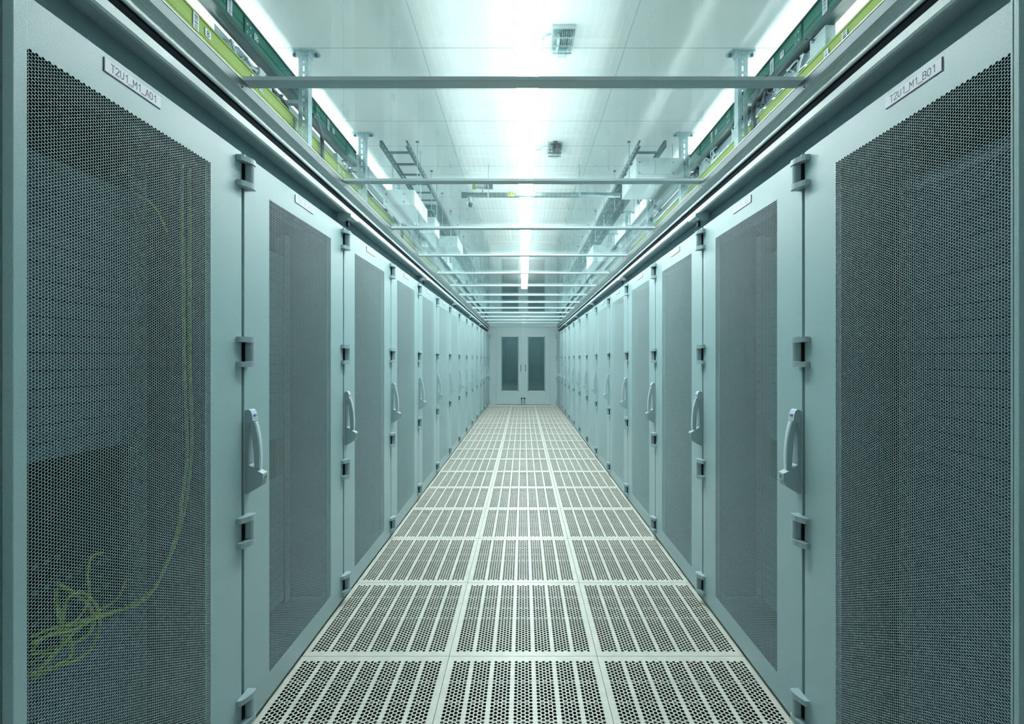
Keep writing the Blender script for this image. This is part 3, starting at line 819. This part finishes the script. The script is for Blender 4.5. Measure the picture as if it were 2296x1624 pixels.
# grey wire trays with cables between the two ducts and further on
rnd = random.Random(8)
for sg, sn in ((-1, 'left'), (1, 'right')):
    t = thing('cable_tray', 'grey steel cable tray running behind the struts above the %s racks' % sn, 'cable tray', (sg * 1.475, 0, HC + 1.545))
    b = MB(); y0, y1 = 2.15, 12.0
    for x in (0, .2): b.box(sg * x, sg * (x + .003), y0, y1, -.0, .06, 'galv')
    yy = y0
    while yy < y1:
        b.box(sg * 0, sg * .203, yy, yy + .02, -.003, 0, 'galv'); yy += .1
    part('tray_base', b, t)
    for k in range(7):
        pts = []; y = 2.2; ph = rnd.uniform(0, 6)
        x0 = sg * (1.49 + .027 * k)
        while y < 11.9:
            pts.append((x0 + .008 * math.sin(y * 2.1 + ph), y, HC + 1.566 + .010 * (k % 2) + .007 * math.sin(y * 3 + ph * 2))); y += .25
        b = MB(); b.tube(pts, rnd.uniform(.006, .010), rnd.choice(['cable_grey', 'cable_dark', 'cable_grey', 'pipe']), 6)
        tag(part('data_cable', b, smooth=True), 'long cable lying in the %s grey tray, %s strand from the aisle' % (sn, ORD[k]), 'cable', 'cables in the %s grey tray' % sn)
    # curly service loops
    for q, yc in enumerate((2.35, 2.62, 3.75, 4.15) if sg < 0 else (2.45, 2.75, 3.5, 3.9)):
        b = MB(); pts = []
        for k in range(60):
            a = k / 59 * 6 * math.pi
            pts.append((sg * (1.452 + .016 * math.cos(a * 1.3 + q)), yc - .15 + k / 59 * .30 + .035 * math.sin(a * 1.7), HC + 1.560 + .022 * math.sin(a + q) + .012 * math.sin(a * 2.3)))
        b.tube(pts, .0055, 'cable_dark' if q % 2 else 'cable_grey', 6)
        tag(part('cable_loop', b, smooth=True), 'coiled grey service loop over the %s ducts, %s from the camera' % (sn, ORD[q]), 'cable', 'coiled cable loops over the %s ducts' % sn)
    # black feed cables dropping from trunking to duct
    for q, yc in enumerate((3.12, 5.2) if sg < 0 else (2.72, 4.9)):
        b = MB(); X = sg * 1.408
        b.tube(smooth_path([(X, yc - .12, HC + 1.63), (X, yc - .04, HC + 1.62), (X - sg * .01, yc, HC + 1.56), (X - sg * .01, yc + .01, HC + 1.42), (X, yc + .03, HC + 1.30)], 6), .013, 'cable_black', 8)
        tag(part('power_cable', b, smooth=True), 'thick black cable dropping across the %s ducts, %s' % (sn, 'nearer one' if q == 0 else 'farther one'), 'cable', 'black feed cables on the %s side' % sn)
    # tap-off boxes
    for q, yc in enumerate((2.52, 3.55) if sg < 0 else (2.20, 3.05, 3.62)):
        t = thing('tap_off_box', 'grey tap-off box between the ducts on the %s side, %s from the camera' % (sn, ORD[q]), 'electrical box', (sg * 1.44, yc, HC + 1.50), 'tap-off boxes on the %s side' % sn)
        b = MB(); b.box(0, sg * .05, -.06, .06, -.005, .10, 'greybox', .003); part('box_body', b, t)
        b = MB(); b.tube([(-sg * .0, .02, .075), (-sg * .05, .02, .078)], .004, 'galv_dark', 6); b.tube([(0, .03, .075), (-sg * .012, .03, .075)], .009, 'galv', 8); part('switch', b, t)

# pale insulated pipes and second tray beyond the trunking
for sg, sn in ((-1, 'left'), (1, 'right')):
    for k, (x, z, r_, mm) in enumerate(((1.24, 1.34, .018, 'whitebox'), (1.30, 1.40, .014, 'pipe')  )):
        b = MB(); y0 = 4.55 if k < 2 else 3.95
        b.tube([(sg * x, y0, HC + z), (sg * x, 12.4, HC + z)], r_, mm, 10)
        for q in range(5):
            yy = 5.0 + q * 1.5; b.tube([(sg * x, yy, HC + z), (sg * x, yy + .05, HC + z)], r_ * 1.35, 'galv', 10); b.tube([(sg * x, yy + .02, HC + z), (sg * x, yy + .02, ZC)], .003, 'galv', 6)
        tag(part('ceiling_pipe', b, smooth=True), '%s pipe running along the %s side under the ceiling' % (['thick pale lower', 'thin dark lower', 'thick pale upper', 'grey upper'][k], sn), 'pipe', 'pipes on the %s side' % sn)

# pale trunking that carries on beyond the green one
for sg, sn in ((-1, 'left'), (1, 'right')):
    g = thing('pale_trunking', 'pale grey-green wide trunking beyond the end of the green one on the %s side' % sn, 'trunking', (sg * 1.42, 3.86, HC + 1.62))
    b = MB(); L = 8.0
    b.box(0, sg * .06, 0, L, 0, .135, 'whitebox')
    for z in (.0, .045, .09, .132): b.box(-sg * .004, 0, 0, L, z, z + .004, 'galv')
    part('cover', b, g)
    b = MB()
    for k in range(9): b.box(-sg * .007, sg * .0, .25 + k * .9, .28 + k * .9, -.005, .14, 'galv')
    part('joint_strip', b, g)

# ------------------------------------------------------------------ cable ladders with rods
for sg, sn in ((-1, 'left'), (1, 'right')):
    r = thing('cable_ladder', 'dark steel cable ladder under the ceiling on the %s side' % sn, 'cable ladder', (sg * .925, 3.6, HC + 1.70))
    y1 = 8.3
    b = MB()
    for x in (0, .22):
        s2 = 1 if x == 0 else -1
        b.box(sg * x, sg * (x + .004), 0, y1, 0, .05, 'galv_dark')
        b.box(sg * x, sg * (x + s2 * .018), 0, y1, 0, .003, 'galv_dark'); b.box(sg * x, sg * (x + s2 * .018), 0, y1, .047, .05, 'galv_dark')
        yy = .04
        while yy < y1 - .05:
            b.box(sg * x - .0045 if x == 0 else sg * x, sg * x + .0045, yy, yy + .03, .02, .03, 'galv'); yy += .075
    part('side_rails', b, r)
    b = MB(); b.box(sg * .003, sg * .219, 0, .022, .004, .016, 'galv_dark'); rm = b.mesh('rung')
    for k in range(36):
        part('rung', rm, r, (0, .115 + k * .2245, 0))
    b = MB(); b.tube([(0, 0, 0), (0, 0, -.40)], .0035, 'galv', 6); b.tube([(0, 0, 0), (0, 0, -.008)], .014, 'galv_dark', 10)
    rod = b.mesh('threaded_rod')
    for k in range(12):
        o = part('threaded_rod', rod, None, (sg * .925, 3.93 + .61 * k, ZC))
        tag(o, 'thin threaded rod hanging from the ceiling beside the %s ladder, %s from the camera' % (sn, ORD[k]), 'rod', 'threaded rods on the %s side' % sn)
    # cable bundles lying on the ladder
    for k in range(8):
        x = .036 + .0215 * k; y = (5.20 if sg < 0 else 4.50) + .036 * k
        xe = .925 + x
        pts = [(sg * 1.205, y - .05, HC + 1.62), (sg * 1.20, y - .03, HC + 1.75), (sg * 1.165, y - .015, HC + 1.785), (sg * (xe + .035), y, HC + 1.787), (sg * (xe + .006), y + .03, HC + 1.772), (sg * xe, y + .10, HC + 1.745)]
        y += .2
        while y < 11.7:
            pts.append((sg * (xe + .003 * math.sin(y * 2)), y, HC + 1.732 + .007 * (k % 2))); y += .35
        b = MB(); b.tube(smooth_path(pts, 4), .0108, 'cable_dark' if k % 5 else 'cable_grey', 7)
        tag(part('ladder_cable', b, smooth=True), 'dark cable lying on the %s cable ladder, %s from its inner rail' % (sn, ORD[k]), 'cable', 'cables on the %s ladder' % sn)

# boxes hung below the ladders
def hung_box(x0, x1, y0, y1, z0, z1, label):
    r = thing('junction_box', label, 'junction box', ((x0 + x1) / 2, (y0 + y1) / 2, HC + z0), 'large boxes hung below the ladders')
    hx, hy, h = (x1 - x0) / 2, (y1 - y0) / 2, z1 - z0
    b = MB(); b.box(-hx, hx, -hy, hy, 0, h, 'whitebox', .004); part('box_body', b, r)
    b = MB(); b.box(-hx + .03, hx - .1, -hy - .004, -hy, .02, h - .03, 'whitebox', .0015)
    for s in (-1, 1):
        for q in (.03, h - .04): b.tube([(s * (hx - .06) - .03, -hy - .004, q), (s * (hx - .06) - .03, -hy - .008, q)], .006, 'galv_dark', 8)
    part('cover_plate', b, r)
    b = MB()
    for s in (-1, 1): b.tube([(s * (hx - .008), 0, h), (s * (hx - .008), 0, ZC - HC - z0)], .004, 'galv', 6)
    part('hanger', b, r)
hung_box(.93, 1.327, 3.706, 4.235, 1.50, 1.66, 'large pale grey box hung below the right cable ladder, nearer one')
hung_box(-1.20, -.93, 3.85, 4.37, 1.315, 1.45, 'pale box hung below the left cable ladder, nearer one')
hung_box(.93, 1.32, 6.0, 6.6, 1.30, 1.52, 'pale box hung under the right cable ladder beyond the third roof bar')
hung_box(-1.10, -.93, 4.75, 5.0, 1.33, 1.50, 'small grey box hung under the left cable ladder behind the nearer box')
hung_box(-1.28, -.83, 5.7, 6.2, 1.42, 1.56, 'wide pale box hung crosswise below the left ladder, third from camera')

# ------------------------------------------------------------------ detectors, pipe with nozzle
def detector(x, y, label, dark):
    r = thing('smoke_detector', label, 'detector', (x, y, ZC), 'ceiling detectors right of the strip lights')
    b = MB(); b.box(-.07, .07, -.05, .16, -.014, 0, 'greybox', .003); part('mounting_plate', b, r)
    b = MB(); n = 14
    poly = [(.062 * math.cos(math.pi * k / n), -.014 - .05 * math.sin(math.pi * k / n)) for k in range(n + 1)]
    b.prism(poly, 'y', -.03, .14, 'clear'); part('clear_cover', b, r)
    b = MB(); b.box(-.035, -.018, 0, .12, -.045, -.016, 'whitebox', .003)
    for q in range(6): b.box(-.010 + q * .012, -.006 + q * .012, -.02, .13, -.040, -.016, 'galv_dark' if dark else 'galv')
    for q in range(3): b.box(-.058, .058, -.02 + q * .065, -.012 + q * .065, -.058, -.052, 'galv_dark' if dark else 'galv')
    part('sensor_core', b, r)
    if dark:
        b = MB(); b.box(-.045, .045, -.062, -.050, -.030, -.018, 'ink'); b.box(-.018, -.002, -.062, -.05, -.012, -.002, 'ink'); b.box(.002, .018, -.062, -.05, -.012, -.002, 'ink'); part('marker', b, r)
    b = MB(); b.tube(smooth_path([(-.07, .02, -.006), (-.10, .03, -.01), (-.13, .08, -.008), (-.17, .10, -.004)], 4), .004, 'galv', 6); part('lead', b, r)
detector(.235, 2.60, 'smoke detector with clear ribbed cover on the ceiling before the first roof bar', False)
detector(.285, 3.98, 'smoke detector with clear cover and dark marker on the ceiling before the second roof bar', True)

r = thing('sprinkler_pipe', 'grey steel pipe crossing the aisle under the ceiling with a nozzle at its left end', 'pipe', (0, 4.39, HC + 1.60))
b = MB(); b.tube([(-.56, 0, 0), (.95, 0, 0)], .024, 'pipe', 14); part('pipe_run', b, r, smooth=True)
b = MB(); b.tube([(-.60, 0, 0), (-.555, 0, 0)], .029, 'galv_dark', 14); part('end_cap', b, r)
b = MB()
b.tube([(-.52, 0, -.024), (-.515, 0, -.06)], .014, 'galv', 8)
for q in range(5):
    a = q * 2 * math.pi / 5
    b.tube([(-.515, 0, -.058), (-.515 + .035 * math.cos(a), .035 * math.sin(a), -.085)], .010, 'alu_light', 8)
b.tube([(-.515, 0, -.075), (-.515, 0, -.115)], .018, 'dark', 8)
part('nozzle', b, r)
b = MB()
b.box(-.147, -.085, -.0255, -.0245, -.022, .022, 'yellow'); 
for q in range(4): b.box(-.14 + .03 * (q % 2), -.125 + .03 * (q % 2), -.0262, -.0255, -.014 + .016 * (q // 2), -.005 + .016 * (q // 2), 'ink')
o = part('yellow_marker', b, r); o['label'] = 'yellow pipe marker'
b = MB()
for x in (-.34, .10, .55):
    b.tube([(x, 0, .02), (x, 0, ZC - HC - 1.60)], .0035, 'galv', 6); b.tube([(x - .008, 0, 0), (x + .008, 0, 0)], .028, 'galv', 12)
part('pipe_hanger', b, r)
# horizontal valve fitting above the pipe
r = thing('valve_fitting', 'short grey valve fitting with yellow end above the crossing pipe', 'valve', (-.40, 4.44, HC + 1.70))
b = MB(); b.tube([(-.07, 0, 0), (.02, 0, 0)], .018, 'galv', 10); b.tube([(.02, 0, 0), (.10, 0, 0)], .024, 'galv_dark', 10)
for q in range(5): b.tube([(-.05 + q * .025, 0, 0), (-.043 + q * .025, 0, 0)], .026, 'galv', 10)
b.tube([(0, 0, 0), (0, 0, -.078)], .004, 'galv_dark', 6); part('valve_body', b, r)
b = MB(); b.tube([(-.10, 0, 0), (-.07, 0, 0)], .026, 'yellow', 10); o = part('end_fitting', b, r); o['label'] = 'yellow end fitting'
